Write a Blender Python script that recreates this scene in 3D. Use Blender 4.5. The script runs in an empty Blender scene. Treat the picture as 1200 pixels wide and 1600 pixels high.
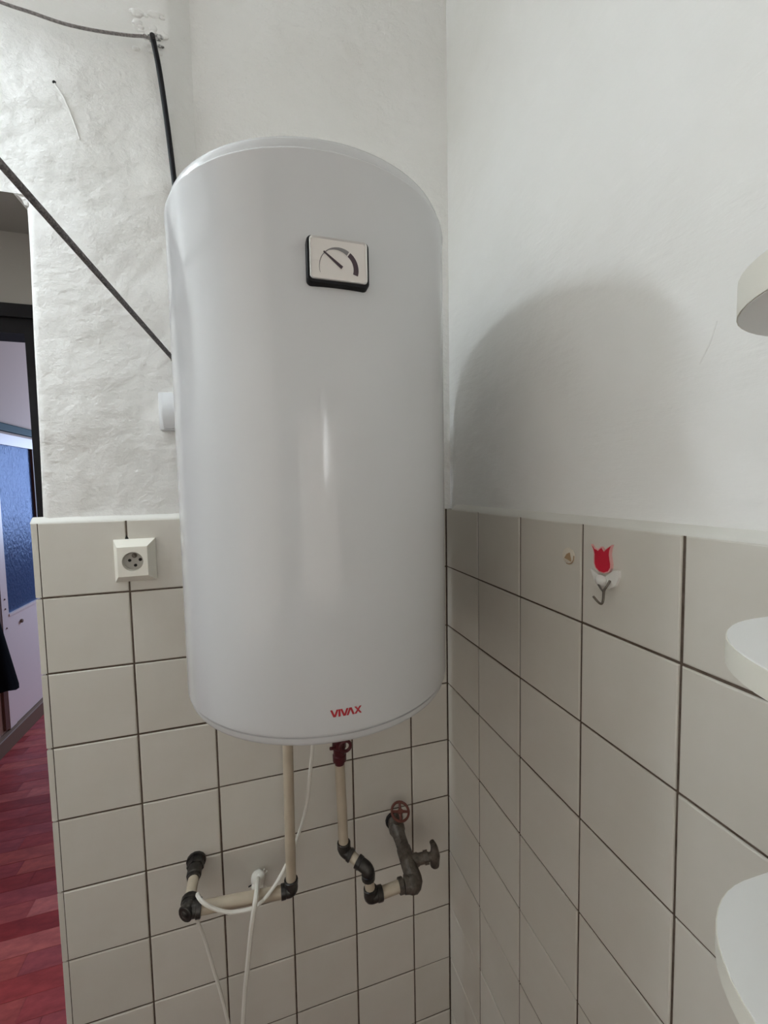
import bpy, bmesh, math, random
from mathutils import Vector, Matrix
random.seed(7)
Z0 = 1.5                                   # top of the tiling above the floor, metres
sc = bpy.context.scene
COL = sc.collection

# ---------------------------------------------------------------- camera
cam_d = bpy.data.cameras.new('camera')
cam = bpy.data.objects.new('camera', cam_d); COL.objects.link(cam)
cam_d.sensor_fit = 'VERTICAL'; cam_d.sensor_height = 36.0
cam_d.lens = 36.0 * 654.58 / 1600.0
cam_d.clip_start = 0.01
cam.matrix_world = Matrix(((0.95753956, 0.03597658, -0.28604837, -0.44440578),
                           (-0.28771522, 0.05598096, -0.95607849, -0.94860623),
                           (-0.01838317, 0.99778345, 0.06395499, 0.05541418 + Z0),
                           (0, 0, 0, 1)))
sc.camera = cam

# ---------------------------------------------------------------- world, exposure, lights
w = bpy.data.worlds.new('world'); sc.world = w; w.use_nodes = True
w.node_tree.nodes['Background'].inputs[0].default_value = (0.55, 0.65, 0.85, 1)
w.node_tree.nodes['Background'].inputs[1].default_value = 0.3
sc.view_settings.view_transform = 'Standard'; sc.view_settings.look = 'None'
sc.view_settings.gamma = 1.0; sc.view_settings.use_curve_mapping = False
sc.view_settings.exposure = 0.13
TUBE_STRENGTH = 134.0
SIDE_FILL_POWER = 2.0
FRONT_FILL_POWER = 2.5
HALL_WINDOW_POWER = 60.0

def area(name, loc, rot, sx, sy, power, color):
    d = bpy.data.lights.new(name, 'AREA'); d.shape = 'RECTANGLE'; d.size = sx; d.size_y = sy
    d.energy = power; d.color = color
    o = bpy.data.objects.new(name, d); COL.objects.link(o)
    o.location = loc; o.rotation_euler = rot
    return o
# warm fill light added behind the camera, housed in an invented left wall window
area('side_fill_light', (-1.72, -1.45, 0.1 + Z0), (0, math.radians(-90), 0), 1.50, 1.30, SIDE_FILL_POWER, (1.0, 0.88, 0.74))
# warm fill light added behind the camera, housed in an invented wide window
area('front_fill_light', (-0.62, -2.46, -0.10 + Z0), (math.radians(90), 0, 0), 1.10, 1.10, FRONT_FILL_POWER, (1.0, 0.90, 0.80))
# daylight through the window at the far end of the hall
area('hall_window_daylight', (-0.95, 4.42, 0.15 + Z0), (math.radians(-90), 0, 0), 0.70, 1.10, HALL_WINDOW_POWER, (0.50, 0.68, 1.0))

# ---------------------------------------------------------------- materials
def mat(name, col, rough=0.5, metal=0.0, spec=0.5, **kw):
    m = bpy.data.materials.new(name); m.use_nodes = True
    b = m.node_tree.nodes['Principled BSDF']
    b.inputs['Base Color'].default_value = (*col, 1); b.inputs['Roughness'].default_value = rough
    b.inputs['Metallic'].default_value = metal; b.inputs['Specular IOR Level'].default_value = spec
    for k, v in kw.items(): b.inputs[k.replace('_', ' ')].default_value = v
    return m
def N(m, t, **kw):
    n = m.node_tree.nodes.new(t)
    for k, v in kw.items(): setattr(n, k, v)
    return n
def noise(m, scale, detail=3, rough=0.5, vec=None, stretch=None):
    nt = m.node_tree
    n = N(m, 'ShaderNodeTexNoise'); n.inputs['Scale'].default_value = scale
    n.inputs['Detail'].default_value = detail; n.inputs['Roughness'].default_value = rough
    tc = N(m, 'ShaderNodeTexCoord'); src = tc.outputs['Object']
    if stretch:
        mp = N(m, 'ShaderNodeMapping'); mp.inputs['Scale'].default_value = stretch
        nt.links.new(src, mp.inputs[0]); src = mp.outputs[0]
    nt.links.new(src, n.inputs['Vector'])
    return n.outputs['Fac']
def ramp(m, fac, stops):
    r = N(m, 'ShaderNodeValToRGB'); e = r.color_ramp.elements
    while len(e) < len(stops): e.new(0.5)
    for i, (p, c) in enumerate(stops):
        e[i].position = p; e[i].color = (*c, 1) if len(c) == 3 else c
    m.node_tree.links.new(fac, r.inputs[0]); return r.outputs[0]
def setcol(m, out): m.node_tree.links.new(out, m.node_tree.nodes['Principled BSDF'].inputs['Base Color'])
def bump(m, layers):
    prev = None
    for fac, strength, dist in layers:
        b = N(m, 'ShaderNodeBump'); b.inputs['Strength'].default_value = strength; b.inputs['Distance'].default_value = dist
        m.node_tree.links.new(fac, b.inputs['Height'])
        if prev: m.node_tree.links.new(prev, b.inputs['Normal'])
        prev = b.outputs['Normal']
    m.node_tree.links.new(prev, m.node_tree.nodes['Principled BSDF'].inputs['Normal'])
def random_tint(m, stops):
    oi = N(m, 'ShaderNodeObjectInfo'); return ramp(m, oi.outputs['Random'], stops)
def mix(m, a, b, f):
    x = N(m, 'ShaderNodeMix', data_type='RGBA', blend_type='MULTIPLY'); x.inputs[0].default_value = f
    m.node_tree.links.new(a, x.inputs[6]); m.node_tree.links.new(b, x.inputs[7]); return x.outputs[2]

PL = mat('plaster_white', (0.78, 0.77, 0.73), 0.75, spec=0.25)
setcol(PL, ramp(PL, noise(PL, 3.5, 5, 0.6), [(0.3, (0.80, 0.785, 0.75)), (0.7, (0.86, 0.85, 0.825))]))
bump(PL, [(noise(PL, 5, 3), 0.8, 0.032), (noise(PL, 34, 6, 0.62, stretch=(0.8, 0.6, 1.0)), 0.85, 0.0052), (noise(PL, 140, 3), 0.5, 0.0012)])
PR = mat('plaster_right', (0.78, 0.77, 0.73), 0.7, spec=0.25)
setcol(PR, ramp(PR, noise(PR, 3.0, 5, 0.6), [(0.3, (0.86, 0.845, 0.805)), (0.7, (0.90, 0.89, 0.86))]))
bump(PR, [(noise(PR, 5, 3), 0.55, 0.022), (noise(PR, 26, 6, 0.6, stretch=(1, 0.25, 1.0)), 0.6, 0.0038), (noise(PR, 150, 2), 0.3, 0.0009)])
GROUT = mat('brown_grout', (0.085, 0.062, 0.045), 0.9, spec=0.1)
setcol(GROUT, ramp(GROUT, noise(GROUT, 40, 4, 0.7), [(0.3, (0.075, 0.055, 0.042)), (0.75, (0.17, 0.13, 0.10))]))
TILE = mat('glazed_beige_tile', (0.6, 0.57, 0.51), 0.42, spec=0.35)
setcol(TILE, mix(TILE, random_tint(TILE, [(0.0, (0.63, 0.595, 0.53)), (1.0, (0.68, 0.645, 0.58))]),
                 ramp(TILE, noise(TILE, 9, 4, 0.6), [(0.3, (0.95, 0.94, 0.92)), (0.7, (1, 1, 1))]), 1.0))
LIP = mat('plaster_lip', (0.70, 0.68, 0.625), 0.5, spec=0.3)
TANK = mat('white_enamel', (0.605, 0.605, 0.605), 0.13, spec=0.5)
CAPM = mat('white_cap_plastic', (0.57, 0.57, 0.57), 0.25, spec=0.5)
BLACK = mat('black_plastic', (0.008, 0.008, 0.010), 0.55, spec=0.2)
DIAL = mat('dial_white', (0.70, 0.66, 0.62), 0.35)
SILVER = mat('silver_rim', (0.85, 0.84, 0.82), 0.25, 0.3)
PRINT = mat('dial_print_dark', (0.05, 0.03, 0.04), 0.6)
PRINTG = mat('dial_print_grey', (0.20, 0.19, 0.19), 0.6)
GLASSM = mat('clear_cover', (1, 1, 1), 0.03, Transmission_Weight=1.0, IOR=1.2)
RED = mat('logo_red', (0.42, 0.02, 0.03), 0.4)
IVORY = mat('ivory_pipe', (0.66, 0.585, 0.46), 0.45)
setcol(IVORY, ramp(IVORY, noise(IVORY, 18, 3), [(0.3, (0.42, 0.35, 0.26)), (0.7, (0.51, 0.435, 0.33))]))
FIT = mat('black_fitting', (0.02, 0.019, 0.018), 0.35, 0.3)
setcol(FIT, ramp(FIT, noise(FIT, 60, 3), [(0.35, (0.012, 0.011, 0.011)), (0.75, (0.06, 0.053, 0.045))]))
OLDM = mat('old_brass_valve', (0.10, 0.085, 0.07), 0.5, 0.35)
setcol(OLDM, ramp(OLDM, noise(OLDM, 70, 4, 0.65), [(0.3, (0.045, 0.036, 0.03)), (0.7, (0.15, 0.125, 0.10))]))
WHEELM = mat('red_brown_wheel', (0.13, 0.042, 0.03), 0.55, spec=0.3)
SAFE = mat('dark_red_valve', (0.075, 0.010, 0.014), 0.35, 0.2)
CORD = mat('white_cord', (0.76, 0.73, 0.66), 0.5)
CORDG = mat('grey_cord', (0.26, 0.235, 0.225), 0.8)
setcol(CORDG, ramp(CORDG, noise(CORDG, 300, 2), [(0.35, (0.17, 0.155, 0.15)), (0.7, (0.32, 0.29, 0.28))]))
ROPE = mat('dark_rope', (0.15, 0.13, 0.13), 0.85)
setcol(ROPE, ramp(ROPE, noise(ROPE, 400, 2), [(0.35, (0.075, 0.068, 0.07)), (0.7, (0.21, 0.19, 0.18))]))
CREAM = mat('cream_plastic', (0.80, 0.765, 0.67), 0.35)
SOCKIN = mat('socket_insert', (0.40, 0.375, 0.33), 0.45)
WPL = mat('white_switch_plastic', (0.72, 0.725, 0.73), 0.35)
HOLE = mat('dark_hole', (0.01, 0.009, 0.008), 0.9)
SHELF = mat('white_shelf_board', (0.82, 0.81, 0.78), 0.4)
EDGE = mat('cream_edge_band', (0.76, 0.73, 0.64), 0.45)
TULIP = mat('tulip_red', (0.50, 0.008, 0.03), 0.35)
PINK = mat('tulip_pink_edge', (0.72, 0.38, 0.36), 0.4)
WHITEP = mat('white_hook_plastic', (0.76, 0.735, 0.69), 0.4)
METAL = mat('hook_metal', (0.13, 0.11, 0.09), 0.4, 0.6)
STICK = mat('clear_pad', (0.66, 0.60, 0.50), 0.3)
STICKB = mat('brown_adhesive', (0.36, 0.24, 0.13), 0.6)
HALLW = mat('hall_white_wall', (0.68, 0.51, 0.43), 0.7, spec=0.2)
HALLD = mat('hall_shaded_plaster', (0.30, 0.275, 0.25), 0.85, spec=0.1)  # shade of the doorway recess is put into this grey
DARKW = mat('dark_frame_paint', (0.008, 0.007, 0.008), 0.6, spec=0.15)
DOORW = mat('white_door_paint', (0.86, 0.70, 0.66), 0.4, spec=0.3)
BROWN = mat('brown_wood_and_shade', (0.12, 0.045, 0.03), 0.6)
BASEB = mat('grey_baseboard', (0.21, 0.135, 0.095), 0.6, spec=0.2)
BLUEB = mat('blue_rail_paint', (0.03, 0.07, 0.08), 0.6, spec=0.12)
FLOORM = mat('red_floor_base', (0.13, 0.05, 0.038), 0.6)
PLANK = mat('red_wood_strip', (0.3, 0.06, 0.06), 0.45, spec=0.25)
setcol(PLANK, mix(PLANK, random_tint(PLANK, [(0.0, (0.38, 0.042, 0.04)), (0.35, (0.53, 0.078, 0.072)), (0.6, (0.48, 0.10, 0.105)), (0.85, (0.64, 0.13, 0.10)), (1.0, (0.74, 0.24, 0.22))]),
                  ramp(PLANK, noise(PLANK, 20, 5, 0.65, stretch=(0.5, 1.3, 1)), [(0.3, (0.5, 0.46, 0.5)), (0.7, (1, 1, 1))]), 0.95))
CLOTH = mat('black_cloth', (0.008, 0.008, 0.010), 0.95, spec=0.1)
BGLASS = mat('blue_patterned_glass', (0.07, 0.11, 0.22), 0.2, 0.15, spec=0.15, IOR=1.2)
bump(BGLASS, [(noise(BGLASS, 55, 4, 0.6, stretch=(1, 1, 0.55)), 0.9, 0.006)])
GLOW = mat('lamp_glow', (0.9, 0.95, 1), 0.4, Emission_Color=(0.82, 0.925, 1.0, 1), Emission_Strength=TUBE_STRENGTH)
PANE = mat('window_pane_daylight', (0.8, 0.85, 0.9), 0.1, Emission_Color=(0.95, 0.97, 1.0, 1), Emission_Strength=7.0)
PANEDIM = mat('dim_glow_pane', (0.8, 0.78, 0.72), 0.6, Emission_Color=(1.0, 0.93, 0.85, 1), Emission_Strength=0.25)  # weak glow added to the unseen curtains and panes
SCUFF = mat('dark_scuff', (0.22, 0.205, 0.195), 0.9)
setcol(SCUFF, ramp(SCUFF, noise(SCUFF, 220, 3), [(0.4, (0.08, 0.075, 0.07)), (0.65, (0.55, 0.54, 0.52))]))

# ---------------------------------------------------------------- helpers
def V(x, y, z): return Vector((x, y, z + Z0))          # z counted from the top of the tiling
def link(name, bm, m, parent=None, smooth=True, origin=None):
    if origin is None: origin = parent.matrix_world.translation if parent else Vector((0, 0, 0))
    bmesh.ops.translate(bm, verts=bm.verts, vec=-Vector(origin))
    bmesh.ops.recalc_face_normals(bm, faces=bm.faces)
    me = bpy.data.meshes.new(name); bm.to_mesh(me); bm.free()
    ms = m if isinstance(m, (list, tuple)) else [m]
    for x in ms: me.materials.append(x)
    if smooth:
        me.polygons.foreach_set('use_smooth', [True] * len(me.polygons))
        me.set_sharp_from_angle(angle=math.radians(40))
    o = bpy.data.objects.new(name, me); COL.objects.link(o)
    if parent:
        o.parent = parent
        o.location = Vector(origin) - parent.matrix_world.translation
    else:
        o.location = origin
    bpy.context.view_layer.update()
    return o
def thing(name, label, cat, loc, group=None):
    o = bpy.data.objects.new(name, None); o.empty_display_size = 0.05; COL.objects.link(o)
    o.location = loc; o['label'] = label; o['category'] = cat
    if group: o['group'] = group
    bpy.context.view_layer.update()
    return o
def tag(o, label, cat, group=None):
    o['label'] = label; o['category'] = cat
    if group: o['group'] = group
    return o
def struct(o, label, cat):
    o['kind'] = 'structure'; o['label'] = label; o['category'] = cat; return o
def box(bm, lo, hi):
    lo, hi = Vector(lo), Vector(hi)
    vs = [bm.verts.new((x, y, z)) for x in (lo.x, hi.x) for y in (lo.y, hi.y) for z in (lo.z, hi.z)]
    for f in ((0, 1, 3, 2), (4, 6, 7, 5), (0, 4, 5, 1), (2, 3, 7, 6), (0, 2, 6, 4), (1, 5, 7, 3)):
        bm.faces.new([vs[i] for i in f])
    return vs
def bx(lo, hi, bevel=0.0, seg=2):
    bm = bmesh.new(); box(bm, V(*lo), V(*hi))
    if bevel: bmesh.ops.bevel(bm, geom=list(bm.edges), offset=bevel, segments=seg, affect='EDGES', profile=0.5)
    return bm
def smooth_path(pts, n=8):
    pts = [Vector(p) for p in pts]; P = [pts[0] * 2 - pts[1]] + pts + [pts[-1] * 2 - pts[-2]]
    out = []
    for i in range(1, len(P) - 2):
        a, b, c, d = P[i - 1:i + 3]
        for k in range(n):
            t = k / n
            out.append(0.5 * ((2 * b) + (c - a) * t + (2 * a - 5 * b + 4 * c - d) * t * t + (3 * b - a - 3 * c + d) * t ** 3))
    out.append(pts[-1]); return out
def tube(bm, pts, r, seg=10, cap=True):
    pts = [Vector(p) for p in pts]; n = len(pts)
    rs = r if isinstance(r, (list, tuple)) else [r] * n
    t = (pts[1] - pts[0]).normalized()
    u = t.orthogonal().normalized(); rings = []
    for i, p in enumerate(pts):
        t2 = (pts[min(i + 1, n - 1)] - pts[max(i - 1, 0)]).normalized()
        u = (u - t2 * u.dot(t2)).normalized(); v = t2.cross(u)
        rings.append([bm.verts.new(p + (u * math.cos(2 * math.pi * k / seg) + v * math.sin(2 * math.pi * k / seg)) * rs[i]) for k in range(seg)])
    for a, b in zip(rings, rings[1:]):
        for k in range(seg): bm.faces.new((a[k], a[(k + 1) % seg], b[(k + 1) % seg], b[k]))
    if cap: bm.faces.new(rings[0][::-1]); bm.faces.new(rings[-1])
    return bm
def tb(pts, r, seg=10): return tube(bmesh.new(), pts, r, seg)
def lathe(profile, c, seg=96, bm=None):
    bm = bm or bmesh.new(); rings = []
    for r, z in profile:
        if r < 1e-6: rings.append([bm.verts.new((c[0], c[1], z + Z0))])
        else: rings.append([bm.verts.new((c[0] + r * math.cos(2 * math.pi * k / seg), c[1] + r * math.sin(2 * math.pi * k / seg), z + Z0)) for k in range(seg)])
    for a, b in zip(rings, rings[1:]):
        for k in range(seg):
            k2 = (k + 1) % seg
            if len(a) == 1 and len(b) == 1: continue
            if len(a) == 1: bm.faces.new((a[0], b[k], b[k2]))
            elif len(b) == 1: bm.faces.new((a[k], a[k2], b[0]))
            else: bm.faces.new((a[k], a[k2], b[k2], b[k]))
    return bm
def prism(bm, pts, d):
    """closed polygon of world points extruded along vector d"""
    a = [bm.verts.new(p) for p in pts]; b = [bm.verts.new(Vector(p) + d) for p in pts]
    bm.faces.new(a); bm.faces.new(b[::-1])
    for i in range(len(a)):
        j = (i + 1) % len(a); bm.faces.new((a[i], b[i], b[j], a[j]))
    return bm
def ball(bm, c, r, sub=2, scale=(1, 1, 1)):
    g = bmesh.ops.create_icosphere(bm, subdivisions=sub, radius=r)
    for v in g['verts']: v.co = Vector((v.co.x * scale[0], v.co.y * scale[1], v.co.z * scale[2])) + Vector(c)
    return bm
def collar(bm, p, d, r, l, seg=14):
    p, d = Vector(p), Vector(d).normalized()
    return tube(bm, [p - d * l / 2, p - d * l / 2 * 0.85, p + d * l / 2 * 0.85, p + d * l / 2], [r * 0.9, r, r, r * 0.9], seg)
def hexnut(bm, p, d, r, l):
    p, d = Vector(p), Vector(d).normalized()
    return tube(bm, [p - d * l / 2, p + d * l / 2], r, 6)

CEIL = 1.32
# ================================================================= SETTING
# --- back wall (plaster above the tiles, beside and over the doorway, with a shallow niche behind the tank)
def strip_extrude(bm, profs):
    """profs: list of (z, [(x,y)...]) with equal lengths"""
    rows = [[bm.verts.new(V(x, y, z)) for x, y in pr] for z, pr in profs]
    for a, b in zip(rows, rows[1:]):
        for i in range(len(a) - 1): bm.faces.new((a[i], a[i + 1], b[i + 1], b[i]))
bm = bmesh.new()
right_part = [(-0.586, 0.010), (-0.580, 0.0112), (-0.5765, 0.015), (-0.5443, 0.048), (-0.53, 0.0475), (0.02, 0.0)]
def prof(xl): return [(xl - 0.001, 0.15), (xl - 0.001, 0.024), (xl + 0.001, 0.016), (xl + 0.006, 0.0115), (xl + 0.014, 0.010)] + right_part
strip_extrude(bm, [(-0.006, prof(-0.8455)), (0.15, prof(-0.8425)), (0.35, prof(-0.8400)), (0.50, prof(-0.8365)), (0.585, prof(-0.8360)), (0.60, prof(-0.842))])
upper = [(-1.75, 0.010), (-1.2, 0.010), (-0.9, 0.010), (-0.842, 0.010), (-0.828, 0.010)] + right_part
strip_extrude(bm, [(0.60, upper), (0.9, upper), (CEIL, upper)])
# lintel underside, rounded corner and the pier left of the doorway
prism(bm, [V(-0.832, 0.0115, 0.603), V(-0.855, 0.0115, 0.603), V(-0.853, 0.0115, 0.5998), V(-0.847, 0.0115, 0.5975), V(-0.8415, 0.0115, 0.5925), V(-0.8375, 0.0115, 0.583), V(-0.832, 0.0115, 0.582)], Vector((0, 0.13, 0)))
box(bm, V(-1.75, 0.010, -Z0), V(-1.60, 0.15, 0.60))
box(bm, V(-0.851, 0.011, -Z0), V(0.02, 0.15, -0.008))
box(bm, V(-1.75, 0.06, 0.601), V(0.02, 0.15, CEIL))
box(bm, V(-0.83, 0.06, -0.02), V(0.02, 0.15, 0.602))
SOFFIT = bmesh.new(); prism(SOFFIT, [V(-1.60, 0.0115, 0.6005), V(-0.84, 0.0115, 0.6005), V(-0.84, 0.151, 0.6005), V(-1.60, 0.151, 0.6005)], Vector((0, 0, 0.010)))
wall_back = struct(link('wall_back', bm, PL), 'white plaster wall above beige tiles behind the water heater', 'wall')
link('soffit', SOFFIT, HALLD, wall_back, smooth=False)  # underside of the white lintel, its shade put into the grey
bm = bx((-0.8525, 0.0022, -Z0), (0.004, 0.012, -0.006))
link('grout', bm, GROUT, wall_back, smooth=False)

# tiles
def tile_mesh(name, w, h, t=0.006, g=0.0034):
    """front towards -y, lower-left corner of its cell at the origin"""
    bm = bmesh.new(); x0, x1, z0, z1 = g / 2, w - g / 2, g / 2, h - g / 2
    rings = []
    for ins, y in ((0, t), (0, 0.0016), (0.0006, 0.0006), (0.0020, 0.0)):
        rings.append([bm.verts.new(p) for p in ((x0 + ins, y, z0 + ins), (x1 - ins, y, z0 + ins), (x1 - ins, y, z1 - ins), (x0 + ins, y, z1 - ins))])
    for a, b in zip(rings, rings[1:]):
        for k in range(4): bm.faces.new((a[k], a[(k + 1) % 4], b[(k + 1) % 4], b[k]))
    bm.faces.new(rings[-1])
    bmesh.ops.recalc_face_normals(bm, faces=bm.faces)
    me = bpy.data.meshes.new(name); bm.to_mesh(me); bm.free(); me.materials.append(TILE)
    return me
TM = {}
def tile(parent, loc, wid, hei, rotz, t=0.006):
    k = (round(wid, 3), round(hei, 3), t)
    if k not in TM: TM[k] = tile_mesh('tile', wid, hei, t)
    o = bpy.data.objects.new('tile', TM[k]); COL.objects.link(o); o.parent = parent
    j = lambda a: random.uniform(-a, a)
    o.location = Vector(loc) + Vector((j(0.0003), j(0.0003), j(0.0003)))
    o.rotation_euler = (j(0.0016), j(0.0010), rotz + j(0.0016))
    return o
T = 0.15
rows = [(-(r + 1) * T, T if r else T - 0.004) for r in range(10)]
for zb, h in rows:
    tile(wall_back, V(-0.100, 0, zb), 0.100, h, 0)
    for c in range(5): tile(wall_back, V(-0.100 - (c + 1) * T, 0, zb), T, h, 0)
    # tiles lining the doorway side of the wall: only their edge shows
    tile(wall_back, V(-0.8600, 0.149, zb), 0.150, h, -math.pi / 2, 0.0106)

# --- right wall
bm = bmesh.new(); box(bm, V(0.012, -2.5, -0.01), V(0.13, 0.15, CEIL)); box(bm, V(0.013, -2.5, -Z0), V(0.13, 0.15, -0.01))
wall_right = struct(link('wall_right', bm, PR, smooth=False), 'white plaster wall above beige tiles right of the water heater', 'wall')
link('grout', bx((0.0022, -2.5, -Z0), (0.014, 0.004, -0.006)), GROUT, wall_right, smooth=False)
for zb, h in rows:
    tile(wall_right, V(0, 0, zb), 0.156, h, -math.pi / 2)
    for c in range(9): tile(wall_right, V(0, -0.156 - c * T, zb), T, h, -math.pi / 2)
# plaster lip where the wall meets the top of the tiles
def lip(p0, p1, out, parent, amp):
    bm = bmesh.new(); n = 60; sec = [(0.0125, 0.006), (0.008, 0.0030), (0.004, -0.0010), (0.0016, -0.0035), (0.0006, -0.0060), (0.006, -0.0066)]
    rws = []
    for i in range(n + 1):
        p = p0.lerp(p1, i / n); k = 1 + amp * math.sin(i * 0.9) * math.sin(i * 0.37 + 1)
        rws.append([bm.verts.new(p + out * -a * (1 if a > 0.01 else k) + Vector((0, 0, b + 0.0012 * (k - 1)))) for a, b in sec])
    for a, b in zip(rws, rws[1:]):
        for i in range(len(sec) - 1): bm.faces.new((a[i], a[i + 1], b[i + 1], b[i]))
    return link('plaster_lip', bm, LIP, parent)
lip(V(-0.860, 0, 0), V(0, 0, 0), Vector((0, -1, 0)), wall_back, 0.25)
lip(V(0, -0.03, 0), V(0, -2.4, 0), Vector((-1, 0, 0)), wall_right, 0.35)
# old scratch, chips and scuffs in the plaster of the back wall
bm = bmesh.new()
tube(bm, smooth_path([V(-0.7770, 0.0100, 0.8060), V(-0.764, 0.0095, 0.785), V(-0.750, 0.0095, 0.745), V(-0.742, 0.0100, 0.715)], 5), 0.0016, 6)
link('scratch', bm, PL, wall_back)
bm = bmesh.new(); ball(bm, V(-0.7775, 0.0098, 0.8085), 0.0035, 1, (1, 0.3, 1.0)); link('nail_hole', bm, HOLE, wall_back)
bm = bmesh.new(); rr = random.Random(3)
for k in range(34):
    ball(bm, V(-0.612 + rr.uniform(-0.030, 0.024), 0.0100, 0.934 + rr.uniform(-0.032, 0.045)), rr.uniform(0.004, 0.010), 2, (rr.uniform(0.6, 1.3), 0.42, rr.uniform(0.4, 0.9)))
link('broken_plaster', bm, PL, wall_back)
bm = bmesh.new()
for k in range(9):
    ball(bm, V(-0.606 + rr.uniform(-0.016, 0.013), 0.0072, 0.924 + rr.uniform(-0.014, 0.012)), rr.uniform(0.003, 0.0055), 2, (rr.uniform(0.7, 1.6), 0.28, rr.uniform(0.35, 0.8)))
link('plaster_chips', bm, SCUFF, wall_back)
bm = bmesh.new()
tube(bm, smooth_path([V(0.0122, -0.6255, 0.217), V(0.0118, -0.619, 0.197), V(0.0122, -0.609, 0.178)], 4), 0.0008, 5); link('scratch', bm, PR, wall_right)

# --- rest of the room
bm = bmesh.new()
box(bm, V(-1.87, -0.78, -Z0), V(-1.75, 0.15, CEIL)); box(bm, V(-1.87, -2.5, -Z0), V(-1.75, -2.12, CEIL))
box(bm, V(-1.87, -2.12, -Z0), V(-1.75, -0.78, -0.87)); box(bm, V(-1.87, -2.12, 0.87), V(-1.75, -0.78, CEIL))
struct(link('wall_left', bm, PL, smooth=False), 'white wall on the left of the room', 'wall')
bm = bmesh.new()
box(bm, V(-1.87, -2.62, -Z0), V(-1.20, -2.5, CEIL)); box(bm, V(-0.04, -2.62, -Z0), V(0.13, -2.5, CEIL))
box(bm, V(-1.20, -2.62, -Z0), V(-0.04, -2.5, -0.68)); box(bm, V(-1.20, -2.62, 0.48), V(-0.04, -2.5, CEIL))
struct(link('wall_front', bm, PL, smooth=False), 'white wall behind the camera with an opening for the added fill window', 'wall')
bm = bmesh.new()
for lo, hi in (((-1.20, -2.56, -0.68), (-1.16, -2.50, 0.48)), ((-0.08, -2.56, -0.68), (-0.04, -2.50, 0.48)), ((-1.16, -2.56, -0.68), (-0.08, -2.50, -0.64)), ((-1.16, -2.56, 0.44), (-0.08, -2.50, 0.48))): box(bm, V(*lo), V(*hi))
win = struct(link('fill_window_front', bm, WPL, smooth=False), 'added wide window and curtains round the fill light behind the camera', 'window')  # frame and curtains are added; only the bright gap mirrors in the tank
link('pane', bx((-1.16, -2.55, -0.64), (-0.08, -2.545, 0.44)), PANE, win, smooth=False)
link('glow_curtain', bx((-1.16, -2.52, -0.64), (-0.43, -2.515, 0.44)), PANEDIM, win, smooth=False)
link('glow_curtain', bx((-0.33, -2.52, -0.64), (-0.08, -2.515, 0.44)), PANEDIM, win, smooth=False)
link('glow_curtain', bx((-0.43, -2.52, -0.64), (-0.33, -2.515, 0.12)), PANEDIM, win, smooth=False)
bm = bmesh.new()
for lo, hi in (((-1.78, -2.12, -0.87), (-1.73, -2.07, 0.87)), ((-1.78, -0.83, -0.87), (-1.73, -0.78, 0.87)), ((-1.78, -2.07, -0.87), (-1.73, -0.83, -0.82)), ((-1.78, -2.07, 0.82), (-1.73, -0.83, 0.87)), ((-1.78, -1.475, -0.82), (-1.73, -1.425, 0.82))): box(bm, V(*lo), V(*hi))
w3 = struct(link('fill_window_side', bm, WPL, smooth=False), 'added wide window round the fill light in the left wall', 'window')  # unseen window added to house the side fill light
link('pane', bx((-1.768, -2.07, -0.82), (-1.762, -0.83, 0.82)), PANEDIM, w3, smooth=False)
struct(link('ceiling', bx((-1.87, -2.62, CEIL), (0.13, 0.15, CEIL + 0.1)), PL, smooth=False), 'white ceiling of the room', 'ceiling')
floor = struct(link('floor', bx((-2.1, -2.62, -Z0 - 0.1), (0.8, 4.7, -Z0)), FLOORM, smooth=False), 'dark red strip floor running into the hall', 'floor')

# red wooden strips of the hall floor
pm = {}
def plank(x, y, L, W):
    k = (round(L, 2), W)
    if k not in pm:
        bm = bmesh.new(); box(bm, (0, 0, 0), (L - 0.0007, W - 0.0007, 0.006))
        bmesh.ops.bevel(bm, geom=[e for e in bm.edges if all(v.co.z > 0.005 for v in e.verts)], offset=0.0006, segments=1, affect='EDGES')
        bmesh.ops.recalc_face_normals(bm, faces=bm.faces)
        me = bpy.data.meshes.new('plank'); bm.to_mesh(me); bm.free(); me.materials.append(PLANK); pm[k] = me
    o = bpy.data.objects.new('plank', pm[k]); COL.objects.link(o); o.parent = floor
    o.location = (x, y, random.uniform(-0.0005, 0.0005) - 0.003)
PW, PLN = 0.072, 0.26
for i in range(36):
    y = 0.16 + i * PW; x = -1.962; off = (0.0, 0.13, 0.06, 0.19)[i % 4]
    first = True
    while x < -0.90:
        L = PLN - off if first and off else PLN
        L = min(L, -0.86 - x)
        if L > 0.03: plank(x, y, L, PW)
        x += L; first = False

# --- hall beyond the doorway
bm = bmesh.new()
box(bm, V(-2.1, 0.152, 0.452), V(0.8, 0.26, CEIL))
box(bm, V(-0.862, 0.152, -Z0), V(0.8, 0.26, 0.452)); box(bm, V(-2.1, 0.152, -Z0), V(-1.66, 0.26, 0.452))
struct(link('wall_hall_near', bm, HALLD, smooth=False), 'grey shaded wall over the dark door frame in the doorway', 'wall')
struct(link('wall_hall_side', bx((-2.1, 0.15, -Z0), (-1.972, 4.7, CEIL)), HALLW, smooth=False), 'pale lavender hall wall with the glazed door', 'wall')
struct(link('wall_hall_right', bx((0.7, 0.26, -Z0), (0.8, 4.7, CEIL)), HALLW, smooth=False), 'white hall wall on the right', 'wall')
bm = bmesh.new()
box(bm, V(-2.1, 4.5, -Z0), V(-1.3, 4.7, CEIL)); box(bm, V(-0.6, 4.5, -Z0), V(0.8, 4.7, CEIL)); box(bm, V(-1.3, 4.5, -Z0), V(-0.6, 4.7, -0.4)); box(bm, V(-1.3, 4.5, 0.7), V(-0.6, 4.7, CEIL))
struct(link('wall_hall_end', bm, HALLW, smooth=False), 'white wall at the end of the hall with a window', 'wall')
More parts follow.
